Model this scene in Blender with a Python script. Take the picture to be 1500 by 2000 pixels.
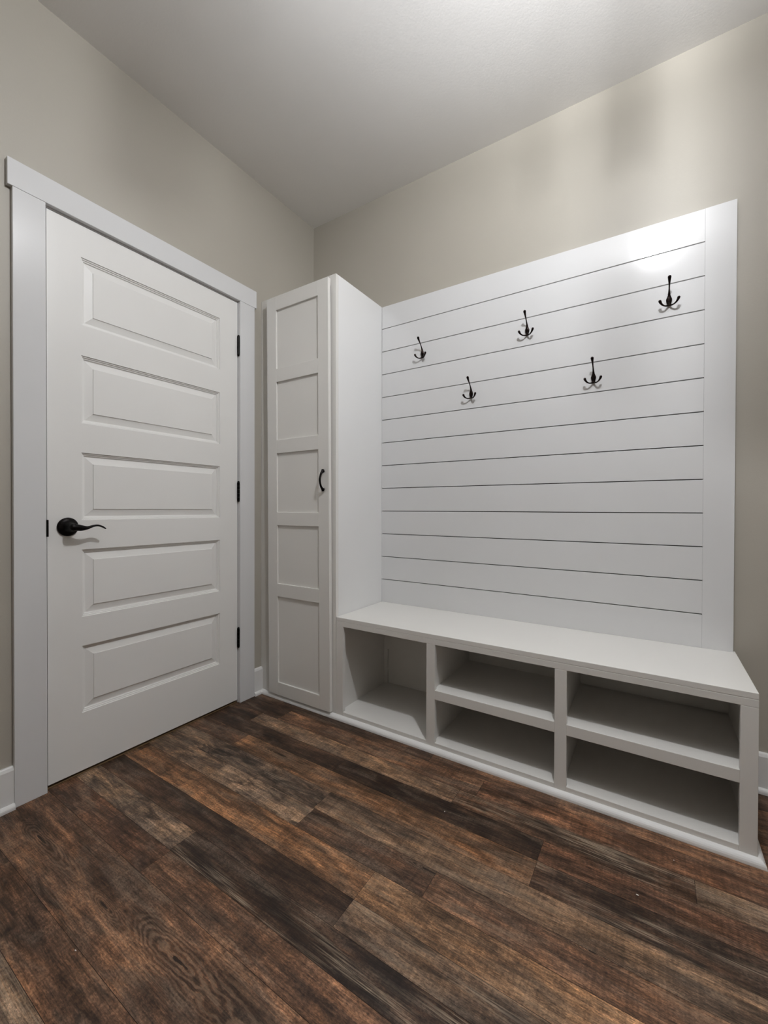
import bpy, bmesh, math, random
from mathutils import Vector, Matrix

for _o in list(bpy.data.objects):
    bpy.data.objects.remove(_o)
S = bpy.context.scene
C = S.collection

# ------------------------------------------------------------------ camera
cam_d = bpy.data.cameras.new('camera')
cam = bpy.data.objects.new('camera', cam_d)
C.objects.link(cam)
cam_d.sensor_fit = 'HORIZONTAL'
cam_d.sensor_width = 36.0
cam_d.lens = 819.63 / 1500.0 * 36.0
cam_d.clip_start = 0.02
_yaw, _pit, _rol = (math.radians(a) for a in (32.7071, -0.4337, 0.163))
_F = Vector((-math.sin(_yaw) * math.cos(_pit), math.cos(_yaw) * math.cos(_pit), math.sin(_pit)))
_R = _F.cross(Vector((0, 0, 1))).normalized()
_U = _R.cross(_F)
_R2 = _R * math.cos(_rol) + _U * math.sin(_rol)
_U2 = _U * math.cos(_rol) - _R * math.sin(_rol)
cam.matrix_world = Matrix(((_R2.x, _U2.x, -_F.x, 1.7949), (_R2.y, _U2.y, -_F.y, -1.9755),
                           (_R2.z, _U2.z, -_F.z, 0.9979), (0, 0, 0, 1)))
S.camera = cam

# ------------------------------------------------------------------ world, lights, exposure
S.view_settings.view_transform = 'Standard'
S.view_settings.look = 'None'
S.view_settings.gamma = 1.0
S.view_settings.exposure = 0.2
W = bpy.data.worlds.new('world')
S.world = W
W.use_nodes = True
W.node_tree.nodes['Background'].inputs['Color'].default_value = (0.02, 0.02, 0.02, 1)
W.node_tree.nodes['Background'].inputs['Strength'].default_value = 0.2
LX, LY, LZ = 1.775, -1.22, 2.665          # the lantern on the ceiling, just above the frame
LAMP_W = 65.0                            # watts of the lantern's bulbs together
LAMP_COL = (0.950, 0.966, 1.0)

# ------------------------------------------------------------------ materials
def new_mat(name):
    m = bpy.data.materials.new(name)
    m.use_nodes = True
    nt = m.node_tree
    return m, nt, nt.nodes['Principled BSDF']

def N(nt, kind, **kw):
    n = nt.nodes.new(kind)
    for k, v in kw.items():
        if k in n.inputs.keys():
            n.inputs[k].default_value = v
        else:
            setattr(n, k, v)
    return n

def math_node(nt, op, a, b=None, c=None):
    n = nt.nodes.new('ShaderNodeMath')
    n.operation = op
    for i, v in enumerate((a, b, c)):
        if v is None:
            continue
        if isinstance(v, (int, float)):
            n.inputs[i].default_value = v
        else:
            nt.links.new(v, n.inputs[i])
    return n.outputs[0]

def ramp(nt, src, stops):
    r = nt.nodes.new('ShaderNodeValToRGB')
    el = r.color_ramp.elements
    el[0].position, el[0].color = stops[0][0], (*stops[0][1], 1)
    el[1].position, el[1].color = stops[-1][0], (*stops[-1][1], 1)
    for p, c in stops[1:-1]:
        e = el.new(p)
        e.color = (*c, 1)
    nt.links.new(src, r.inputs[0])
    return r.outputs[0]

def mixrgb(nt, fac, a, b, mode='MIX'):
    n = nt.nodes.new('ShaderNodeMix')
    n.data_type = 'RGBA'
    n.blend_type = mode
    n.clamp_factor = True
    for sock, v in ((n.inputs[0], fac), (n.inputs[6], a), (n.inputs[7], b)):
        if isinstance(v, (int, float)):
            sock.default_value = v
        elif isinstance(v, tuple):
            sock.default_value = (*v, 1)
        else:
            nt.links.new(v, sock)
    return n.outputs[2]

def paint(name, col, rough, bump=0.0, scale=300.0, detail=2.0, var=0.02, coat=0.0):
    m, nt, b = new_mat(name)
    tc = N(nt, 'ShaderNodeTexCoord')
    n1 = N(nt, 'ShaderNodeTexNoise', Scale=3.0, Detail=3.0)
    nt.links.new(tc.outputs['Object'], n1.inputs['Vector'])
    lo = tuple(c * (1 - var) for c in col)
    hi = tuple(min(1, c * (1 + var)) for c in col)
    nt.links.new(ramp(nt, n1.outputs[0], [(0.3, lo), (0.7, hi)]), b.inputs['Base Color'])
    b.inputs['Roughness'].default_value = rough
    b.inputs['Coat Weight'].default_value = coat
    b.inputs['Coat Roughness'].default_value = 0.12
    if bump:
        n2 = N(nt, 'ShaderNodeTexNoise', Scale=scale, Detail=detail)
        nt.links.new(tc.outputs['Object'], n2.inputs['Vector'])
        bp = N(nt, 'ShaderNodeBump', Strength=bump, Distance=0.001)
        nt.links.new(n2.outputs[0], bp.inputs['Height'])
        nt.links.new(bp.outputs[0], b.inputs['Normal'])
    return m

M_WALL = paint('wall_paint', (0.447, 0.417, 0.359), 0.50, 0.25, 160.0, 3.0, 0.015)
M_CEIL = paint('ceiling_paint', (0.88, 0.87, 0.85), 0.75, 0.3, 120.0, 3.0, 0.015)
M_WHITE = paint('white_trim_paint', (0.80, 0.795, 0.78), 0.28, 0.05, 90.0, 2.0, 0.012)
M_DOORW = paint('white_door_paint', (0.83, 0.82, 0.795), 0.38, 0.06, 220.0, 2.0, 0.012)
M_GLOSS = paint('white_gloss_paint', (0.725, 0.725, 0.725), 0.115, 0.04, 60.0, 2.0, 0.012)
M_BENCH = paint('white_bench_paint', (0.78, 0.763, 0.727), 0.34, 0.05, 90.0, 2.0, 0.012)
M_CABW = paint('white_cabinet_paint', (0.83, 0.83, 0.825), 0.36, 0.04, 90.0, 2.0, 0.012)
M_GROOVE_SHADE = paint('groove_shade', (0.045, 0.036, 0.028), 0.9)  # near-black colour that paints shade into the board grooves
M_GAPSTRIP = paint('door_gap_strip', (0.17, 0.105, 0.050), 0.5)
M_CHIP = paint('paint_crumb', (0.75, 0.72, 0.66), 0.7)

def metal(name, col, rough, edge):
    m, nt, b = new_mat(name)
    tc = N(nt, 'ShaderNodeTexCoord')
    n1 = N(nt, 'ShaderNodeTexNoise', Scale=90.0, Detail=2.0)
    nt.links.new(tc.outputs['Object'], n1.inputs['Vector'])
    nt.links.new(ramp(nt, n1.outputs[0], [(0.35, col), (0.75, edge)]), b.inputs['Base Color'])
    b.inputs['Metallic'].default_value = 0.85
    b.inputs['Roughness'].default_value = rough
    return m
M_BRONZE = metal('oil_rubbed_bronze', (0.010, 0.007, 0.006), 0.26, (0.028, 0.016, 0.013))
M_BLACK = metal('matte_black_metal', (0.006, 0.005, 0.005), 0.42, (0.012, 0.010, 0.009))

def floor_material():
    m, nt, b = new_mat('dark_plank_vinyl')
    L = nt.links.new
    tint = N(nt, 'ShaderNodeVertexColor', layer_name='tint').outputs[0]
    sty = N(nt, 'ShaderNodeVertexColor', layer_name='style')
    sp = N(nt, 'ShaderNodeSeparateColor')
    L(sty.outputs[0], sp.inputs[0])
    seed, streak, blotch = sp.outputs[0], sp.outputs[1], sp.outputs[2]
    tc = N(nt, 'ShaderNodeTexCoord')
    off = N(nt, 'ShaderNodeCombineXYZ')
    L(math_node(nt, 'MULTIPLY', seed, 37.0), off.inputs[0])
    L(math_node(nt, 'MULTIPLY', seed, 91.0), off.inputs[1])
    L(math_node(nt, 'MULTIPLY', seed, 13.0), off.inputs[2])
    add = N(nt, 'ShaderNodeVectorMath', operation='ADD')
    L(tc.outputs['Object'], add.inputs[0])
    L(off.outputs[0], add.inputs[1])
    def stretched(sx, sy):
        mp = N(nt, 'ShaderNodeMapping')
        mp.inputs['Scale'].default_value = (sx, sy, 1)
        L(add.outputs[0], mp.inputs[0])
        return mp.outputs[0]
    def noise(v, scale, detail, rough=0.6, dist=0.0):
        n = N(nt, 'ShaderNodeTexNoise', Scale=scale, Detail=detail, Roughness=rough, Distortion=dist)
        L(v, n.inputs['Vector'])
        return n.outputs[0]
    big = noise(stretched(1.6, 7.0), 1.5, 3.0, 0.55, 0.6)        # broad tone drift along a plank
    mid = noise(stretched(4.0, 22.0), 2.2, 5.0, 0.65, 0.5)       # smears
    fine = noise(stretched(9.0, 160.0), 2.0, 4.0, 0.7, 0.25)     # grain lines
    speck = noise(stretched(48.0, 95.0), 3.0, 5.0, 0.80)        # speckle
    # tone = tint * product of the noises
    t1 = ramp(nt, big, [(0.28, (0.40, 0.39, 0.39)), (0.5, (0.92, 0.90, 0.88)), (0.72, (1.70, 1.58, 1.42))])
    t2 = ramp(nt, mid, [(0.28, (0.46, 0.45, 0.44)), (0.5, (1.0, 1.0, 1.0)), (0.74, (1.75, 1.70, 1.62))])
    t3 = ramp(nt, fine, [(0.30, (0.50, 0.49, 0.48)), (0.5, (1.0, 1.0, 1.0)), (0.72, (1.48, 1.46, 1.43))])
    t4 = ramp(nt, speck, [(0.30, (0.42, 0.41, 0.40)), (0.5, (1.0, 1.0, 1.0)), (0.70, (1.65, 1.62, 1.58))])
    c = mixrgb(nt, 1.0, tint, t1, 'MULTIPLY')
    c = mixrgb(nt, 1.0, c, t2, 'MULTIPLY')
    hue = noise(stretched(3.0, 9.0), 2.0, 3.0, 0.6, 0.8)
    t5 = ramp(nt, hue, [(0.32, (0.92, 1.0, 1.10)), (0.5, (1.0, 1.0, 1.0)), (0.68, (1.06, 1.0, 0.90))])
    c = mixrgb(nt, 1.0, c, t5, 'MULTIPLY')
    c = mixrgb(nt, 1.0, c, t3, 'MULTIPLY')
    c = mixrgb(nt, 1.0, c, t4, 'MULTIPLY')
    # rubbed pale patches, broken up by the speckle
    w_mask = noise(stretched(2.2, 9.0), 2.0, 4.0, 0.6, 0.7)
    wm = math_node(nt, 'MULTIPLY', ramp(nt, w_mask, [(0.50, (0, 0, 0)), (0.66, (1, 1, 1))]),
                   ramp(nt, speck, [(0.36, (0.05,) * 3), (0.62, (0.62,) * 3)]))
    c = mixrgb(nt, wm, c, (0.23, 0.178, 0.140))
    # saw marks across the grain
    saw = noise(stretched(120.0, 5.0), 1.0, 2.0, 0.5)
    c = mixrgb(nt, 0.30, c, ramp(nt, saw, [(0.36, (0.55,) * 3), (0.62, (1.25,) * 3)]), 'MULTIPLY')
    # weathered pale streaks along the grain
    s_mask = noise(stretched(1.8, 16.0), 1.6, 2.0, 0.5)
    s_line = noise(stretched(5.0, 230.0), 1.6, 3.0, 0.6)
    sm = math_node(nt, 'MULTIPLY', ramp(nt, s_mask, [(0.46, (0, 0, 0)), (0.62, (1, 1, 1))]),
                   ramp(nt, s_line, [(0.46, (0, 0, 0)), (0.60, (1, 1, 1))]))
    c = mixrgb(nt, math_node(nt, 'MULTIPLY', sm, streak), c, (0.30, 0.245, 0.19))
    # dark worn blotches
    b_mask = noise(stretched(5.0, 17.0), 1.5, 4.0, 0.6, 1.0)
    bm_ = math_node(nt, 'MULTIPLY', ramp(nt, b_mask, [(0.50, (0, 0, 0)), (0.64, (1, 1, 1))]), blotch)
    c = mixrgb(nt, bm_, c, (0.022, 0.016, 0.014))
    # knots with their cathedral grain: (x, y, half length, half width, strength)
    sx = N(nt, 'ShaderNodeSeparateXYZ')
    L(tc.outputs['Object'], sx.inputs[0])
    warp = noise(stretched(7.0, 16.0), 1.0, 3.0, 0.55)
    for kx, ky, hl, hw, st in KNOTS:
        dx0 = math_node(nt, 'SUBTRACT', sx.outputs[0], kx)
        dx = math_node(nt, 'ADD', math_node(nt, 'MAXIMUM', math_node(nt, 'DIVIDE', dx0, hl), 0.0), math_node(nt, 'MAXIMUM', math_node(nt, 'DIVIDE', dx0, -hl * 0.45), 0.0))
        dy = math_node(nt, 'DIVIDE', math_node(nt, 'SUBTRACT', sx.outputs[1], ky), hw)
        r = math_node(nt, 'SQRT', math_node(nt, 'ADD', math_node(nt, 'MULTIPLY', dx, dx), math_node(nt, 'MULTIPLY', dy, dy)))
        rw = math_node(nt, 'ADD', r, math_node(nt, 'MULTIPLY', math_node(nt, 'SUBTRACT', warp, 0.5), 0.8))
        ring = math_node(nt, 'ADD', math_node(nt, 'MULTIPLY', math_node(nt, 'SINE', math_node(nt, 'MULTIPLY', rw, 44.0)), 0.5), 0.5)
        fade = math_node(nt, 'MULTIPLY', math_node(nt, 'SMOOTH_MIN', math_node(nt, 'MAXIMUM', math_node(nt, 'SUBTRACT', 1.0, r), 0.0), 0.6, 0.2), st)
        c = mixrgb(nt, math_node(nt, 'MULTIPLY', fade, ramp(nt, ring, [(0.45, (0, 0, 0)), (0.8, (1, 1, 1))])), c, (0.020, 0.013, 0.010))
        c = mixrgb(nt, math_node(nt, 'MULTIPLY', fade, ramp(nt, ring, [(0.15, (1, 1, 1)), (0.42, (0, 0, 0))])), c, (0.20, 0.145, 0.105))
        core = math_node(nt, 'MULTIPLY', math_node(nt, 'LESS_THAN', math_node(nt, 'ADD', r, math_node(nt, 'MULTIPLY', math_node(nt, 'SUBTRACT', mid, 0.5), 0.25)), 0.10 if hl < 0.5 else 0.07), 1.0)
        c = mixrgb(nt, math_node(nt, 'MULTIPLY', core, 0.75), c, (0.014, 0.010, 0.008))
    gm = N(nt, 'ShaderNodeGamma', Gamma=1.38)
    L(c, gm.inputs[0])
    hs = N(nt, 'ShaderNodeHueSaturation', Hue=0.507, Saturation=0.92, Value=2.0)
    L(gm.outputs[0], hs.inputs['Color'])
    c = hs.outputs[0]
    L(c, b.inputs['Base Color'])
    L(ramp(nt, speck, [(0.3, (0.42,) * 3), (0.7, (0.62,) * 3)]), b.inputs['Roughness'])
    b.inputs['Specular IOR Level'].default_value = 0.30
    bp = N(nt, 'ShaderNodeBump', Strength=0.22, Distance=0.0008)
    L(math_node(nt, 'ADD', fine, speck), bp.inputs['Height'])
    L(bp.outputs[0], b.inputs['Normal'])
    return m
KNOTS = [(0.632, -1.473, 0.22, 0.022, 0.5), (0.913, -1.447, 0.60, 0.058, 0.70), (0.235, -1.475, 0.40, 0.034, 0.55),
         (1.273, -0.939, 0.28, 0.024, 0.6), (1.682, -0.931, 0.14, 0.018, 0.6), (0.53, -0.775, 0.40, 0.030, 0.55)]
M_FLOOR = floor_material()
M_SUB = paint('floor_seam', (0.012, 0.009, 0.008), 0.9)

# ------------------------------------------------------------------ helpers
def box(bm, x0, x1, y0, y1, z0, z1, mi=0):
    v = [bm.verts.new(p) for p in ((x0, y0, z0), (x1, y0, z0), (x1, y1, z0), (x0, y1, z0),
                                   (x0, y0, z1), (x1, y0, z1), (x1, y1, z1), (x0, y1, z1))]
    fs = []
    for q in ((3, 2, 1, 0), (4, 5, 6, 7), (0, 1, 5, 4), (1, 2, 6, 5), (2, 3, 7, 6), (3, 0, 4, 7)):
        f = bm.faces.new([v[i] for i in q])
        f.material_index = mi
        fs.append(f)
    return v, fs

def obj(name, bm, mats, parent=None, bevel=0.0, smooth=False, seg=2):
    me = bpy.data.meshes.new(name)
    bmesh.ops.recalc_face_normals(bm, faces=bm.faces)
    bm.to_mesh(me)
    bm.free()
    for m in (mats if isinstance(mats, (list, tuple)) else [mats]):
        me.materials.append(m)
    if smooth:
        me.polygons.foreach_set('use_smooth', [True] * len(me.polygons))
    o = bpy.data.objects.new(name, me)
    C.objects.link(o)
    if parent is not None:
        o.parent = parent
        o.matrix_parent_inverse = Matrix.Translation(parent.location).inverted() if parent.parent is None else Matrix.Identity(4)
        if parent.parent is not None:
            o.matrix_parent_inverse = Matrix.Translation(parent.parent.location).inverted()
            o.matrix_parent_inverse = Matrix.Identity(4)
    if bevel:
        b = o.modifiers.new('edge', 'BEVEL')
        b.width = bevel
        b.segments = seg
        b.limit_method = 'ANGLE'
        b.angle_limit = math.radians(40)
        b.harden_normals = False
    return o

def tag(o, label, cat, group=None, kind=None):
    o['label'] = label
    o['category'] = cat
    if group:
        o['group'] = group
    if kind:
        o['kind'] = kind
    return o

def empty(name, loc=(0, 0, 0)):
    o = bpy.data.objects.new(name, None)
    o.location = loc
    o.empty_display_size = 0.05
    C.objects.link(o)
    return o

def boxes(name, lst, mats, parent=None, bevel=0.0):
    bm = bmesh.new()
    for b in lst:
        box(bm, *b)
    return obj(name, bm, mats, parent, bevel)

def tube(bm, pts, radii, seg=14, flat=None, cap=True):
    """sweep a round (or flattened) section along pts; radii per point (r or (ra, rb))"""
    pts = [Vector(p) for p in pts]
    n = len(pts)
    rings = []
    ref = None
    for i in range(n):
        t = (pts[min(i + 1, n - 1)] - pts[max(i - 1, 0)]).normalized()
        if ref is None:
            a = Vector(flat) if flat else (Vector((0, 0, 1)) if abs(t.z) < 0.9 else Vector((1, 0, 0)))
        else:
            a = ref
        a = (a - t * a.dot(t)).normalized()
        ref = a
        bvec = t.cross(a)
        ra, rb = radii[i] if isinstance(radii[i], tuple) else (radii[i], radii[i])
        rings.append([bm.verts.new(pts[i] + a * (ra * math.cos(2 * math.pi * k / seg)) + bvec * (rb * math.sin(2 * math.pi * k / seg)))
                      for k in range(seg)])
    for i in range(n - 1):
        for k in range(seg):
            bm.faces.new((rings[i][k], rings[i][(k + 1) % seg], rings[i + 1][(k + 1) % seg], rings[i + 1][k]))
    if cap:
        bm.faces.new(list(reversed(rings[0])))
        bm.faces.new(rings[-1])

def spline(ctrl, n=8):
    """Catmull-Rom through control tuples of any length"""
    out = []
    P = [ctrl[0]] + list(ctrl) + [ctrl[-1]]
    for i in range(1, len(P) - 2):
        for s in range(n):
            t = s / n
            out.append(tuple(0.5 * ((2 * b) + (-a + c) * t + (2 * a - 5 * b + 4 * c - d) * t * t + (-a + 3 * b - 3 * c + d) * t ** 3)
                             for a, b, c, d in zip(P[i - 1], P[i], P[i + 1], P[i + 2])))
    out.append(tuple(ctrl[-1]))
    return out

def lathe(bm, prof, origin, axis, seg=40):
    """profile [(r, h)] turned round an axis ('x', 'y' or 'z') through origin"""
    o = Vector(origin)
    ax = {'x': (Vector((1, 0, 0)), Vector((0, 1, 0)), Vector((0, 0, 1))),
          'y': (Vector((0, -1, 0)), Vector((1, 0, 0)), Vector((0, 0, 1))),
          'z': (Vector((0, 0, 1)), Vector((1, 0, 0)), Vector((0, 1, 0)))}[axis]
    rings = []
    for r, h in prof:
        if r < 1e-6:
            rings.append([bm.verts.new(o + ax[0] * h)])
        else:
            rings.append([bm.verts.new(o + ax[0] * h + ax[1] * (r * math.cos(2 * math.pi * k / seg)) + ax[2] * (r * math.sin(2 * math.pi * k / seg)))
                          for k in range(seg)])
    for a, b in zip(rings, rings[1:]):
        for k in range(seg):
            q = [a[k % len(a)], a[(k + 1) % len(a)], b[(k + 1) % len(b)], b[k % len(b)]]
            q = list(dict.fromkeys(q))
            if len(q) > 2:
                bm.faces.new(q)

# ------------------------------------------------------------------ room shell
H = 2.7439
XR, YF = 4.20, -3.60                       # the unseen right and front walls
DY0, DY1, DZ1 = -1.3765, -0.5687, 2.0500   # door opening (inside the jamb)

def struct(name, bm, m, label, cat, bevel=0.0):
    o = obj(name, bm, m, None, bevel)
    return tag(o, label, cat, None, 'structure')

bm = bmesh.new()
JY0, JY1, JZ = DY0 - 0.019, DY1 + 0.019, DZ1 + 0.019      # rough opening
box(bm, -0.12, 0, YF - 0.12, JY0, 0, H)
box(bm, -0.12, 0, JY1, 0.12, 0, H)
box(bm, -0.12, 0, JY0, JY1, JZ, H)
struct('wall_left', bm, M_WALL, 'beige painted wall around the white panelled door', 'wall')
bm = bmesh.new()
box(bm, 0, XR + 0.12, 0, 0.12, 0, H)
struct('wall_back', bm, M_WALL, 'beige painted wall behind the white bench and board panel', 'wall')
bm = bmesh.new()
box(bm, XR, XR + 0.12, YF - 0.12, 0, 0, H)
struct('wall_right', bm, M_WALL, 'beige painted wall to the right, outside the photo', 'wall')
bm = bmesh.new()
box(bm, 0, XR, YF - 0.12, YF, 0, H)
struct('wall_front', bm, M_WALL, 'beige painted wall behind the photographer', 'wall')
bm = bmesh.new()
box(bm, -0.12, XR + 0.12, YF - 0.12, 0.12, H, H + 0.1)
struct('ceiling', bm, M_CEIL, 'plain off-white painted ceiling', 'ceiling')

# floor: planks laid along x; (y edge, y edge, [(x end, tint srgb, streak, blotch)...])
def srgb(r, g, b):
    f = lambda c: (c / 255 / 12.92) if c / 255 <= 0.04045 else ((c / 255 + 0.055) / 1.055) ** 2.4
    return f(r), f(g), f(b)
K_ = 1.0
BRN, DRK, ORG, GRY, GBR, TAN, RED, BLK = ((110, 85, 69), (80, 63, 53), (120, 91, 68), (126, 109, 96),
                                          (114, 96, 82), (128, 102, 80), (102, 77, 63), (64, 51, 44))
E_ = 4.5
ROWS = [
    (0.05, -0.13, [(1.1, BRN, .1, .2), (E_, DRK, .1, .2)]),
    (-0.13, -0.31, [(0.8, DRK, .1, .2), (E_, BRN, .1, .2)]),
    (-0.31, -0.400, [(0.5, DRK, .1, .2), (2.2, BRN, .1, .3), (E_, DRK, .1, .2)]),
    (-0.400, -0.488, [(1.05, DRK, .1, .3), (2.45, BRN, .1, .3), (E_, DRK, .1, .2)]),
    (-0.488, -0.577, [(0.30, DRK, .0, .2), (1.28, BRN, .15, .3), (2.55, RED, .1, .35), (E_, BRN, .1, .2)]),
    (-0.577, -0.658, [(0.20, DRK, .0, .2), (1.223, GBR, .2, .25), (1.894, DRK, .9, .5), (E_, GRY, .5, .3)]),
    (-0.658, -0.743, [(0.771, DRK, .1, .2), (1.523, BLK, .1, .2), (2.6, RED, .1, .2), (E_, DRK, .1, .2)]),
    (-0.743, -0.838, [(0.30, BRN, .2, .3), (1.524, ORG, .2, .2), (2.7, DRK, .7, .6), (E_, BRN, .1, .2)]),
    (-0.838, -0.930, [(0.20, GBR, .4, .4), (0.846, GRY, .5, .8), (2.35, GBR, .3, .15), (E_, BRN, .2, .2)]),
    (-0.930, -1.021, [(0.400, GBR, .3, .4), (0.853, GRY, .3, .75), (1.30, DRK, .3, .2), (2.35, BRN, .2, .3), (E_, DRK, .2, .2)]),
    (-1.021, -1.120, [(0.02, BRN, .2, .3), (1.157, ORG, .1, .3), (2.5, TAN, .1, .35), (E_, BRN, .2, .2)]),
    (-1.120, -1.204, [(1.157, DRK, .1, .2), (2.5, GBR, .6, .4), (E_, BLK, .2, .2)]),
    (-1.204, -1.287, [(0.613, GRY, .3, .6), (2.05, BLK, .75, .45), (E_, GBR, .2, .2)]),
    (-1.287, -1.374, [(0.616, RED, .2, .45), (1.9, BRN, .15, .25), (E_, TAN, .3, .3)]),
    (-1.374, -1.555, [(-0.05, BRN, .2, .3), (1.75, BRN, .25, .3), (E_, DRK, .3, .4)]),
    (-1.555, -1.652, [(0.271, RED, .2, .4), (1.65, BRN, .15, .5), (E_, GBR, .2, .2)]),
    (-1.652, -1.740, [(0.42, DRK, .2, .4), (1.5, GRY, .5, .3), (E_, DRK, .1, .2)]),
    (-1.740, -1.83, [(0.9, BRN, .3, .3), (E_, GBR, .3, .2)]),
    (-1.83, -2.01, [(1.4, GBR, .3, .3), (E_, BRN, .3, .3)]),
    (-2.01, -2.19, [(0.6, DRK, .3, .3), (E_, ORG, .1, .3)]),
    (-2.19, -2.37, [(1.2, BRN, .3, .3), (E_, GRY, .3, .3)]),
    (-2.37, -2.55, [(0.4, GRY, .3, .3), (E_, DRK, .3, .3)]),
    (-2.55, -2.73, [(1.9, BRN, .3, .3), (E_, RED, .3, .3)]),
    (-2.73, -3.0, [(1.1, DRK, .3, .3), (E_, BRN, .3, .3)]), (-3.0, -3.3, [(2.0, GRY, .3, .3), (E_, DRK, .3, .3)]), (-3.3, -3.65, [(0.7, BRN, .3, .3), (E_, TAN, .3, .3)]),
]
bm = bmesh.new()
box(bm, -0.75, XR + 0.12, YF - 0.12, 0.12, -0.10, -0.0012, 1)
tl = bm.loops.layers.float_color.new('tint')
sl = bm.loops.layers.float_color.new('style')
rnd = random.Random(7)
g = 0.0005
for ya, yb, segs in ROWS:
    x = -0.75
    for xe, col, st, bl in segs:
        xe = min(xe, XR + 0.1)
        vs = [bm.verts.new(p) for p in ((x + g, yb + g, 0), (xe - g, yb + g, 0), (xe - g, ya - g, 0), (x + g, ya - g, 0))]
        f = bm.faces.new(vs)
        k = K_ * (1 + rnd.uniform(-.06, .06))
        c = tuple(k * (0.85 * v + 0.15 * w) for v, w in zip(srgb(*col), srgb(104, 78, 61)))
        sd = rnd.random()
        for lp in f.loops:
            lp[tl] = (*c, 1)
            lp[sl] = (sd, st, bl, 1)
        x = xe
fl = struct('floor', bm, [M_FLOOR, M_SUB], 'dark brown weathered wood plank floor', 'floor')

# baseboards with shoe moulding
def baseboard(name, x0, x1, y0, y1, face, label, mitre=0.0):
    """face: the direction the board looks ('x+', 'y-', 'x-', 'y+')"""
    t, hgt = 0.014, 0.139
    e = empty(name, ((x0 + x1) / 2, (y0 + y1) / 2, 0))
    tag(e, label, 'baseboard', None, 'structure')
    prof = [(0, 0), (t, 0), (t, hgt - 0.012), (t - 0.004, hgt - 0.003), (t - 0.007, hgt), (0, hgt)]
    q = [(t, 0), (t + 0.013, 0)] + [(t + 0.001 + 0.012 * math.cos(a), 0.006 + 0.012 * math.sin(a)) for a in (0.0, 0.4, 0.8, 1.2, 1.57)] + [(t, 0.018)]
    for nm, pr in (('board', prof), ('shoe_moulding', q)):
        b = bmesh.new()
        ends = []
        for s in (0, 1):
            ring = []
            for d, z in pr:
                if face == 'x+':
                    p = (x0 + d, (y0, y1)[s], z)
                elif face == 'x-':
                    p = (x1 - d, (y0, y1)[s], z)
                elif face == 'y-':
                    p = ((x0, x1)[s], y1 - d, z)
                else:
                    p = ((x0, x1)[s], y0 + d, z)
                ring.append(b.verts.new(p))
            ends.append(ring)
        n = len(pr)
        for i in range(n):
            b.faces.new((ends[0][i], ends[0][(i + 1) % n], ends[1][(i + 1) % n], ends[1][i]))
        b.faces.new(ends[0])
        b.faces.new(list(reversed(ends[1])))
        obj(nm, b, M_WHITE, e)
    return e
baseboard('baseboard_left', 0, 0.014, YF, -1.4706, 'x+', 'white baseboard left of the door casing')
baseboard('baseboard_left', 0, 0.014, -0.4758, -0.4168, 'x+', 'short white baseboard between door casing and tall cabinet')
baseboard('baseboard_back', 2.068, XR, -0.014, 0, 'y-', 'white baseboard right of the storage bench')
baseboard('baseboard_right', XR - 0.014, XR, YF + 0.03, -0.03, 'x-', 'white baseboard on the wall outside the photo to the right')
baseboard('baseboard_front', 0.03, XR - 0.03, YF, YF + 0.014, 'y+', 'white baseboard on the wall behind the photographer')

# ------------------------------------------------------------------ door casing and jamb
e = empty('trim_1', (0, -0.97, 0))
tag(e, 'white flat casing with overhanging head board around the door', 'door casing', None, 'structure')
boxes('casing_leg', [(0, 0.0178, -1.4706, -1.3807, 0, 2.0552)], M_GLOSS, e, 0.0012)
boxes('casing_leg', [(0, 0.0178, -0.5671, -0.4758, 0, 2.0552)], M_GLOSS, e, 0.0012)
boxes('head_casing', [(0, 0.0190, -1.4836, -0.4644, 2.0553, 2.1445)], M_GLOSS, e, 0.0012)
boxes('door_jamb', [(-0.12, 0, JY0, DY0, 0, JZ), (-0.12, 0, DY1, JY1, 0, JZ), (-0.12, 0, DY0, DY1, DZ1, JZ),
                    (-0.080, -0.037, DY0, DY0 + 0.011, 0, DZ1), (-0.080, -0.037, DY1 - 0.011, DY1, 0, DZ1),
                    (-0.080, -0.037, DY0 + 0.011, DY1 - 0.011, DZ1 - 0.011, DZ1)], M_GLOSS, e)

bm = bmesh.new()
box(bm, -0.118, -0.004, DY0 + 0.0005, DY1 - 0.0005, 0.0, 0.0045)  # thin strip in the door gap, lighter brown than the planks
tag(obj('trim_3', bm, M_GAPSTRIP, None, 0.0015), 'narrow brown strip under the white door', 'threshold', None, 'structure')

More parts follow.
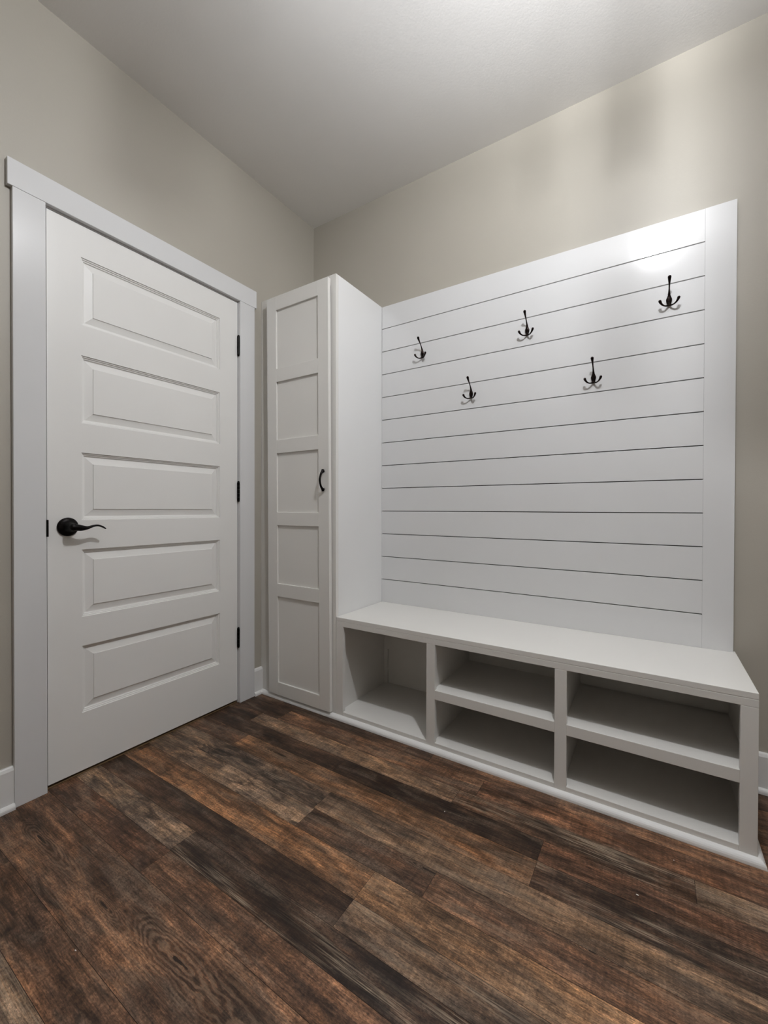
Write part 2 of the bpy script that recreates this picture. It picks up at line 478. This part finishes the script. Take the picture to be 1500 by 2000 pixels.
# ------------------------------------------------------------------ door
def door_leaf(which=None):
    bm = bmesh.new()
    y0, y1, z0, z1, th = -1.3735, -0.5717, 0.0149, 2.0468, 0.035
    pan = [(0.2305, 0.4815), (0.5905, 0.8425), (0.9530, 1.2045), (1.3145, 1.5665), (1.6790, 1.9300)]
    py0, py1 = -1.2675, -0.6750
    def quad(a, b, c, d):
        if which is None:
            bm.faces.new([bm.verts.new(p) for p in (a, b, c, d)])
    def fq(ya, yb, za, zb, x=0.0):
        quad((x, ya, za), (x, yb, za), (x, yb, zb), (x, ya, zb))
    fq(y0, py0, z0, z1)
    fq(py1, y1, z0, z1)
    zs = [z0] + [v for p in pan for v in p] + [z1]
    for i in range(0, len(zs), 2):
        fq(py0, py1, zs[i], zs[i + 1])
    prof = [(0, 0), (0.0012, -0.0042), (0.0050, -0.0046), (0.0062, -0.0082), (0.0105, -0.0092), (0.0118, -0.0132),
            (0.0150, -0.0136), (0.0405, -0.0066), (0.0412, -0.0036)]
    for a, b in (pan if which is None else pan[which:which + 1]):
        if which is None:
            continue
        rings = [[bm.verts.new((x, *c)) for c in ((py0 + d, a + d), (py1 - d, a + d), (py1 - d, b - d), (py0 + d, b - d))] for d, x in prof]
        for r, s in zip(rings, rings[1:]):
            for k in range(4):
                bm.faces.new((r[k], r[(k + 1) % 4], s[(k + 1) % 4], s[k]))
        bm.faces.new(rings[-1])
    quad((-th, y0, z0), (-th, y0, z1), (-th, y1, z1), (-th, y1, z0))
    quad((0, y0, z0), (0, y0, z1), (-th, y0, z1), (-th, y0, z0))
    quad((0, y1, z0), (-th, y1, z0), (-th, y1, z1), (0, y1, z1))
    quad((0, y0, z0), (-th, y0, z0), (-th, y1, z0), (0, y1, z0))
    quad((0, y0, z1), (0, y1, z1), (-th, y1, z1), (-th, y0, z1))
    bmesh.ops.remove_doubles(bm, verts=bm.verts, dist=1e-6)
    return bm
d1 = empty('door_1', (0, -0.5702, 0))
tag(d1, 'white five-panel interior door with black lever handle', 'door', None, 'structure')
dl = obj('door_leaf', door_leaf(), M_DOORW, d1)
for w_ in range(5):
    pn = obj('raised_panel', door_leaf(w_), M_DOORW, dl)
    if pn.data.polygons[-1].normal.x < 0:          # look into the room
        pn.data.flip_normals()
for zc in (1.8290, 1.0845, 0.3357):
    bm = bmesh.new()
    yk, xk, hh = -0.5698, 0.0065, 0.0475
    for i in range(5):
        a = zc - hh + i * 2 * hh / 5
        lathe(bm, [(0, 0), (0.0066, 0), (0.0066, 2 * hh / 5 - 0.0008), (0, 2 * hh / 5 - 0.0008)], (xk, yk, a), 'z', 18)
    lathe(bm, [(0, 0), (0.0045, 0.0004), (0.0056, 0.0025), (0.0045, 0.005), (0, 0.006)], (xk, yk, zc + hh), 'z', 18)
    lathe(bm, [(0, -0.006), (0.0045, -0.005), (0.0056, -0.0025), (0.0045, -0.0004), (0, 0)], (xk, yk, zc - hh), 'z', 18)
    box(bm, -0.028, 0.0045, yk - 0.0012, yk + 0.0009, zc - hh, zc + hh)
    h = obj('hinge', bm, M_BLACK, d1)
    h['label'] = 'black butt hinge'
bm = bmesh.new()
box(bm, -0.030, 0.0012, -1.3762, -1.3738, 0.897, 0.956)
box(bm, 0.0004, 0.0190, -1.3806, -1.3757, 0.897, 0.956)
box(bm, 0.0179, 0.0190, -1.3825, -1.3800, 0.897, 0.956)
obj('latch_plate', bm, M_BLACK, d1)['label'] = 'black latch plate'

bm = bmesh.new()
RY, RZ = -1.3126, 0.9289
lathe(bm, [(0, 0), (0.0335, 0.0), (0.0338, 0.004), (0.0322, 0.0075), (0.0265, 0.0105), (0.0200, 0.0135), (0.0165, 0.020),
           (0.0135, 0.028), (0.0128, 0.045), (0.0135, 0.052), (0.0115, 0.059), (0, 0.061)], (0, RY, RZ), 'x', 48)
hd = obj('door_handle', bm, M_BLACK, d1, 0, True)
hd['label'] = 'black lever door handle with round rosette'
bm = bmesh.new()
ctl = [(0.051, RY - 0.006, RZ + 0.000, 0.0100, 0.0105), (0.052, RY + 0.008, RZ - 0.001, 0.0115, 0.0105), (0.053, RY + 0.024, RZ - 0.0035, 0.0105, 0.0085),
       (0.054, RY + 0.042, RZ - 0.0035, 0.0062, 0.0068), (0.055, RY + 0.060, RZ + 0.0025, 0.0042, 0.0068),
       (0.055, RY + 0.076, RZ + 0.0040, 0.0036, 0.0070), (0.054, RY + 0.091, RZ - 0.0010, 0.0032, 0.0068), (0.052, RY + 0.103, RZ - 0.0085, 0.0022, 0.0045)]
P = spline(ctl, 6)
tube(bm, [p[:3] for p in P], [(p[3], p[4]) for p in P], 16, (0, 0, 1))
obj('lever', bm, M_BLACK, hd, 0, True)

# ------------------------------------------------------------------ tall cabinet
YB = -0.4168                         # front plane of cabinet and bench faces
def lean(o):                         # the cabinet stands a few millimetres out of plumb
    for v in o.data.vertices:
        v.co.x += 0.0045 * (1 - v.co.z / 2.117) * min(1, v.co.x / 0.5)
    return o
tc_ = empty('tall_cabinet', (0.26, YB / 2, 0))
tag(tc_, 'tall narrow white cabinet with five-panel shaker door in the corner', 'cabinet')
CW, CH = 0.5190, 2.1160
lean(boxes('carcass', [(0.001, 0.019, YB + 0.019, -0.001, 0.0, CH), (CW - 0.018, CW, YB + 0.019, -0.001, 0.0, CH),
                       (0.019, CW - 0.018, YB + 0.019, -0.001, CH - 0.018, CH), (0.019, CW - 0.018, YB + 0.019, -0.001, 0.03, 0.048),
                       (0.019, CW - 0.018, -0.007, -0.001, 0.048, CH - 0.018)], M_CABW, tc_))
lean(boxes('face_frame', [(0.001, 0.075, YB, YB + 0.019, 0, CH), (0.486, CW, YB, YB + 0.019, 0, CH),
                          (0.075, 0.486, YB, YB + 0.019, CH - 0.05, CH), (0.075, 0.486, YB, YB + 0.019, 0, 0.04)], M_BENCH, tc_, 0.0008))
def cab_door(panel=None):
    bm = bmesh.new()
    x0, x1, z0, z1 = 0.0820, 0.5000, 0.0262, 2.0920
    xi0, xi1 = 0.1500, 0.4345
    yb, yf, yp = 0.0, -0.019, -0.0105
    rails = [(z0, 0.0930), (0.5410, 0.6080), (0.9110, 0.9785), (1.2835, 1.3535), (1.6520, 1.7205), (2.0225, z1)]
    def bx(*a):
        box(bm, *a)
    bx(x0, xi0, yf, yb, z0, z1)
    bx(xi1, x1, yf, yb, z0, z1)
    for a, b in rails:
        bx(xi0, xi1, yf, yb, a, b)
    if panel is not None:
        bm.clear()
        r, s = rails[panel], rails[panel + 1]
        bx(xi0, xi1, yp, yb, r[1], s[0])
    return bm
def hang(o):                         # hung slightly racked, standing off a little more at the top
    for v in o.data.vertices:
        t = max(0.0, min(1.0, v.co.z / 2.1))
        v.co.x += 0.0045 * (1 - 2 * t)
        v.co.y += YB - 0.002 - 0.010 * t
    return o
cdo = hang(obj('door', cab_door(), M_BENCH, tc_, 0.0012))
for w_ in range(5):
    hang(obj('door_panel', cab_door(w_), M_BENCH, cdo))
bm = bmesh.new()
hx, za, zb, yd = 0.4680, 1.0835, 1.1830, -0.019
for z, s in ((za, 1), (zb, -1)):
    lathe(bm, [(0, 0), (0.0062, 0), (0.0058, 0.004), (0.0048, 0.008), (0, 0.009)], (hx, yd, z + s * 0.007), 'y', 20)
ctl = [(hx, yd - 0.005, za - 0.002, 0.0060, 0.0044), (hx, yd - 0.008, za + 0.006, 0.0058, 0.0046), (hx, yd - 0.018, za + 0.018, 0.0046, 0.0036), (hx, yd - 0.0250, za + 0.034, 0.0044, 0.0030),
       (hx, yd - 0.0275, (za + zb) / 2, 0.0046, 0.0030), (hx, yd - 0.0250, zb - 0.034, 0.0044, 0.0030), (hx, yd - 0.018, zb - 0.018, 0.0046, 0.0036),
       (hx, yd - 0.008, zb - 0.006, 0.0058, 0.0046), (hx, yd - 0.005, zb + 0.002, 0.0060, 0.0044)]
P = spline(ctl, 6)
tube(bm, [p[:3] for p in P], [(p[3] * 1.15, p[4] * 1.4) for p in P], 14, (1, 0, 0))
ph = hang(obj('pull_handle', bm, M_BLACK, cdo, 0, True))
ph['label'] = 'black arched pull handle'

# ------------------------------------------------------------------ storage bench
X0, X1, ZT = 0.5242, 2.0483, 0.4818
be = empty('storage_bench', ((X0 + X1) / 2, YB / 2, 0))
tag(be, 'long low white bench with five open cubbies', 'bench')
D1a, D1b, D2a, D2b, XE = 1.0048, 1.0437, 1.5068, 1.5463, 2.0080
ZR0, ZR1, ZS0, ZS1, ZO = 0.0, 0.0365, 0.2150, 0.2528, 0.4398
XF = 0.5660
boxes('seat_top', [(X0, X1, YB, -0.0005, ZT - 0.0190, ZT)], M_BENCH, be, 0.0015)
ff = boxes('face_frame', [(X0, X1, YB, YB + 0.019, ZO, ZT - 0.0191), (X0, XF, YB, YB + 0.019, 0, ZO), (D1a, D1b, YB, YB + 0.019, 0, ZO),
                          (D2a, D2b, YB, YB + 0.019, 0, ZO), (XE, X1, YB, YB + 0.019, 0, ZO),
                          (XF, D1a, YB, YB + 0.019, 0, ZR1), (D1b, D2a, YB, YB + 0.019, 0, ZR1), (D2b, XE, YB, YB + 0.019, 0, ZR1),
                          (D1b, D2a, YB, YB + 0.019, ZS0, ZS1), (D2b, XE, YB, YB + 0.019, ZS0, ZS1)], M_BENCH, be, 0.0012)
YI = YB + 0.0191
boxes('side_panel', [(X0, X0 + 0.018, YI, -0.0005, 0, ZT - 0.0191)], M_BENCH, be)
boxes('side_panel', [(X1 - 0.018, X1, YI, -0.0005, 0, ZT - 0.0191)], M_BENCH, be)
boxes('divider', [(D1a + 0.010, D1b - 0.010, YI, -0.0005, 0.034, ZT - 0.0191)], M_BENCH, be)
boxes('divider', [(D2a + 0.010, D2b - 0.010, YI, -0.0005, 0.034, ZT - 0.0191)], M_BENCH, be)
boxes('shelf', [(D1b - 0.0099, D2a + 0.0099, YI, -0.0005, ZS1 - 0.020, ZS1 - 0.0015)], M_BENCH, be)
boxes('shelf', [(D2b - 0.0099, X1 - 0.0181, YI, -0.0005, ZS1 - 0.020, ZS1 - 0.0015)], M_BENCH, be)
boxes('bottom_panel', [(X0 + 0.0181, X1 - 0.0181, YI, -0.0005, 0.016, 0.0335)], M_BENCH, be)
boxes('back_cleat', [(X0 + 0.0181, D1a + 0.0099, -0.0190, -0.0061, 0.2240, ZT - 0.0192), (X0 + 0.0181, X0 + 0.040, -0.0190, -0.0061, 0.034, 0.2239)], M_BENCH, be)
boxes('back_cleat', [(D1b - 0.0099, D2a + 0.0099, -0.0190, -0.0061, 0.300, ZT - 0.0192)], M_BENCH, be)
boxes('back_cleat', [(D2b - 0.0099, X1 - 0.0181, -0.0190, -0.0061, 0.2640, ZT - 0.0192)], M_BENCH, be)

boxes('back_panel', [(X0 + 0.0181, X1 - 0.0181, -0.0060, -0.0006, 0.034, 0.440)], M_BENCH, be)

# shoe moulding that runs along the foot of cabinet and bench and round the right end
bm = bmesh.new()
sw, sh = 0.018, 0.0200
pr = [(0, 0), (sw, 0)] + [(sw * math.cos(a) , 0.003 + (sh - 0.003) * math.sin(a)) for a in (0.0, 0.3, 0.6, 0.9, 1.2, 1.5708)]
path = [((0.003, YB), (0, -1)), ((X1, YB), (1, -1)), ((X1, -0.0145), (1, 0))]
rings = [[bm.verts.new((px + nx * (d + 0.0003), py + ny * (d + 0.0003), z)) for d, z in pr] for (px, py), (nx, ny) in path]
for r, s in zip(rings, rings[1:]):
    for k in range(len(pr)):
        bm.faces.new((r[k], r[(k + 1) % len(pr)], s[(k + 1) % len(pr)], s[k]))
bm.faces.new(rings[0])
bm.faces.new(list(reversed(rings[-1])))
tag(obj('trim_2', bm, M_WHITE), 'cream-white shoe moulding along the foot of cabinet and bench', 'moulding', None, 'structure')

# ------------------------------------------------------------------ board panel
PX0, PX1, PT, PS = 0.5215, 2.0411, 2.1146, 1.9500
pa = empty('shiplap_panel', ((PX0 + PX1) / 2, 0, ZT))
tag(pa, 'white horizontal board panel on the wall above the bench', 'wall panel')
bm = bmesh.new()
gv = [1.9927 - 0.12590 * i for i in range(12)]
edges = [PT] + gv + [ZT + 0.0002]
for i in range(13):
    top = edges[i] - (0.0018 if i else 0)
    bot = edges[i + 1] + (0.0018 if i < 12 else 0)
    box(bm, PX0, PS - 0.0002, -0.0176, -0.0005, bot, top)
obj('shiplap_boards', bm, M_GLOSS, pa, 0.0006, seg=1)
boxes('shade_backing', [(PX0 + 0.001, PS - 0.001, -0.0050, -0.0003, ZT + 0.002, PT - 0.003)], M_GROOVE_SHADE, pa)  # added dark sheet so the gaps between boards read as shaded
boxes('edge_board', [(PS, PX1, -0.0178, -0.0005, ZT + 0.0002, PT)], M_GLOSS, pa)

# ------------------------------------------------------------------ coat hooks
def make_hook():
    """local frame: x right, y out of the wall is negative, z up; origin on the board face at the hook's foot"""
    t = empty('coat_hook', (0, 0, 0))
    bm = bmesh.new()
    # spade-shaped body: flattened sweep up the wall
    ctl = [(0, -0.0040, 0.000, 0.0050, 0.0034), (0, -0.0044, 0.008, 0.0068, 0.0040), (0, -0.0048, 0.017, 0.0092, 0.0044), (0, -0.0050, 0.025, 0.0096, 0.0046),
           (0, -0.0056, 0.033, 0.0066, 0.0042), (0, -0.0075, 0.042, 0.0036, 0.0034)]
    P = spline(ctl, 6)
    tube(bm, [p[:3] for p in P], [(p[3], p[4]) for p in P], 20, (1, 0, 0))
    body = obj('body', bm, M_BRONZE, t, 0, True)
    bm = bmesh.new()
    ctl = [(0, -0.0075, 0.041, 0.0036), (0, -0.0130, 0.050, 0.0024), (0, -0.0215, 0.060, 0.0019), (0, -0.0315, 0.069, 0.0022), (0, -0.0410, 0.077, 0.0030),
           (0, -0.0480, 0.084, 0.0040), (0, -0.0515, 0.0890, 0.0046), (0, -0.0525, 0.0925, 0.0038), (0, -0.0527, 0.0945, 0.0016)]
    P = spline(ctl, 6)
    tube(bm, [p[:3] for p in P], [p[3] * 1.30 for p in P], 16)
    obj('upper_prong', bm, M_BRONZE, t, 0, True)
    for s in (-1, 1):
        bm = bmesh.new()
        ctl = [(0, -0.0050, 0.0035, 0.0034), (s * 0.006, -0.0095, -0.0005, 0.0026), (s * 0.014, -0.0175, -0.0020, 0.0021), (s * 0.0218, -0.0240, 0.0015, 0.0025),
               (s * 0.0268, -0.0280, 0.0075, 0.0033), (s * 0.0294, -0.0296, 0.0130, 0.0040), (s * 0.0303, -0.0300, 0.0170, 0.0036), (s * 0.0306, -0.0300, 0.0192, 0.0014)]
        P = spline(ctl, 6)
        tube(bm, [p[:3] for p in P], [p[3] * 1.28 for p in P], 14)
        obj('lower_prong', bm, M_BRONZE, t, 0, True)
    bm = bmesh.new()
    lathe(bm, [(0, 0.0), (0.0028, 0.0), (0.0026, 0.0008), (0.0012, 0.0014), (0, 0.0015)], (0, -0.0083, 0.0085), 'y', 14)
    obj('screw', bm, M_BLACK, t)
    return t
def copy_tree(o):
    c = o.copy()
    C.objects.link(c)
    for ch in o.children:
        k = ch.copy()
        C.objects.link(k)
        k.parent = c
    return c
HK = [(0.7755, 1.7850, 'bronze triple coat hook in the upper row, nearest the tall cabinet'),
      (1.3085, 1.7855, 'bronze triple coat hook in the middle of the upper row'),
      (1.8400, 1.7815, 'bronze triple coat hook in the upper row, nearest the panel right edge'),
      (1.0435, 1.5380, 'bronze triple coat hook in the lower row, nearer the tall cabinet'),
      (1.5800, 1.5270, 'bronze triple coat hook in the lower row, nearer the panel right edge')]
proto = make_hook()
for i, (x, z, lab) in enumerate(HK):
    o = proto if i == 0 else copy_tree(proto)
    o.location = (x, -0.0177, z)
    tag(o, lab, 'coat hook', 'coat hooks on the white board panel')

# ------------------------------------------------------------------ specks left on the floor
def crumb(x, y, r, lab, seed, stretch=1.0):
    rr = random.Random(seed)
    bm = bmesh.new()
    bmesh.ops.create_icosphere(bm, subdivisions=2, radius=r)
    for v in bm.verts:
        k = 1 + rr.uniform(-.22, .22)
        v.co = Vector((v.co.x * k * stretch, v.co.y * k, max(-r * .45, v.co.z * k * 0.55)))
    z0 = min(v.co.z for v in bm.verts)
    for v in bm.verts:
        v.co.z -= z0
    o = obj('paint_chip', bm, M_CHIP, None, 0, True)
    o.location = (x, y, 0.0)
    tag(o, lab, 'paint chip', 'paint chips on the floor')
CRUMBS = [(1.2220, -0.7080, 0.0017, 'tiny white paint chip on the floor in front of the middle cubbies', 1, 1.0),
          (1.7660, -0.7120, 0.0018, 'small pale paint chip on the floor in front of the right cubbies', 2, 1.8),
          (1.8500, -0.5300, 0.0011, 'tiny pale paint chip close to the shoe moulding', 3, 1.0),
          (0.7050, -1.5600, 0.0013, 'tiny white paint chip on the floor at the lower left', 4, 2.0)]
for c_ in CRUMBS:
    crumb(*c_)

# ------------------------------------------------------------------ ceiling lantern (just above the frame)
la = empty('ceiling_lantern', (LX, LY, H))
tag(la, 'black open-frame ceiling lantern with clear bulbs, just above the photo', 'ceiling light')
bm = bmesh.new()
lathe(bm, [(0, 0.0), (0.065, 0.0), (0.065, -0.018), (0.02, -0.024), (0.012, -0.03), (0.012, -0.04), (0, -0.04)], (LX, LY, H), 'z', 32)
obj('canopy', bm, M_BLACK, la)
def post(az, r, wid, th, za, zb):
    bm = bmesh.new()
    a = math.radians(az)
    c = Vector((LX + r * math.sin(a), LY + r * math.cos(a), 0))
    t = Vector((math.cos(a), -math.sin(a), 0))
    n = Vector((math.sin(a), math.cos(a), 0))
    v = [bm.verts.new(c + t * (sx * wid / 2) + n * (sy * th / 2) + Vector((0, 0, z))) for z in (za, zb) for sx, sy in ((-1, -1), (1, -1), (1, 1), (-1, 1))]
    for q in ((3, 2, 1, 0), (4, 5, 6, 7), (0, 1, 5, 4), (1, 2, 6, 5), (2, 3, 7, 6), (3, 0, 4, 7)):
        bm.faces.new([v[i] for i in q])
    obj('frame_bar', bm, M_BLACK, la)
for az, low in ((16, 0.16), (95, 0.035), (197, 0.16), (275, 0.035)):
    post(az, 0.140, 0.026 if low > 0.1 else 0.013, 0.010, LZ - low, H - 0.001)
for az in (-3, 87, 177):
    post(az, 0.140, 0.0065, 0.008, LZ - 0.035, H - 0.001)
bm = bmesh.new()
lathe(bm, [(0, -0.040), (0.015, -0.040), (0.017, -0.060), (0.014, -0.075), (0, -0.076)], (LX, LY, H), 'z', 24)
obj('socket', bm, M_BLACK, la, 0, True)
for dx, dy, w in ((0.0, 0.0, 0.74), (0.060, -0.030, 0.26)):
    ld = bpy.data.lights.new('lantern_light', 'POINT')
    ld.energy = LAMP_W * w
    ld.color = LAMP_COL
    ld.shadow_soft_size = 0.013
    lo = bpy.data.objects.new('lantern_light', ld)
    C.objects.link(lo)
    lo.location = (LX + dx, LY + dy, LZ)

# added fill spot below the lantern, no bulb there; brightens the ceiling
ld = bpy.data.lights.new('ceiling_fill', 'SPOT')
ld.energy = 32.0
ld.color = LAMP_COL
ld.spot_size = math.radians(158)
ld.spot_blend = 0.25
ld.shadow_soft_size = 0.02
lo = bpy.data.objects.new('ceiling_fill', ld)
C.objects.link(lo)
lo.location = (LX, LY, 2.33)
lo.rotation_euler = (math.pi, 0, 0)
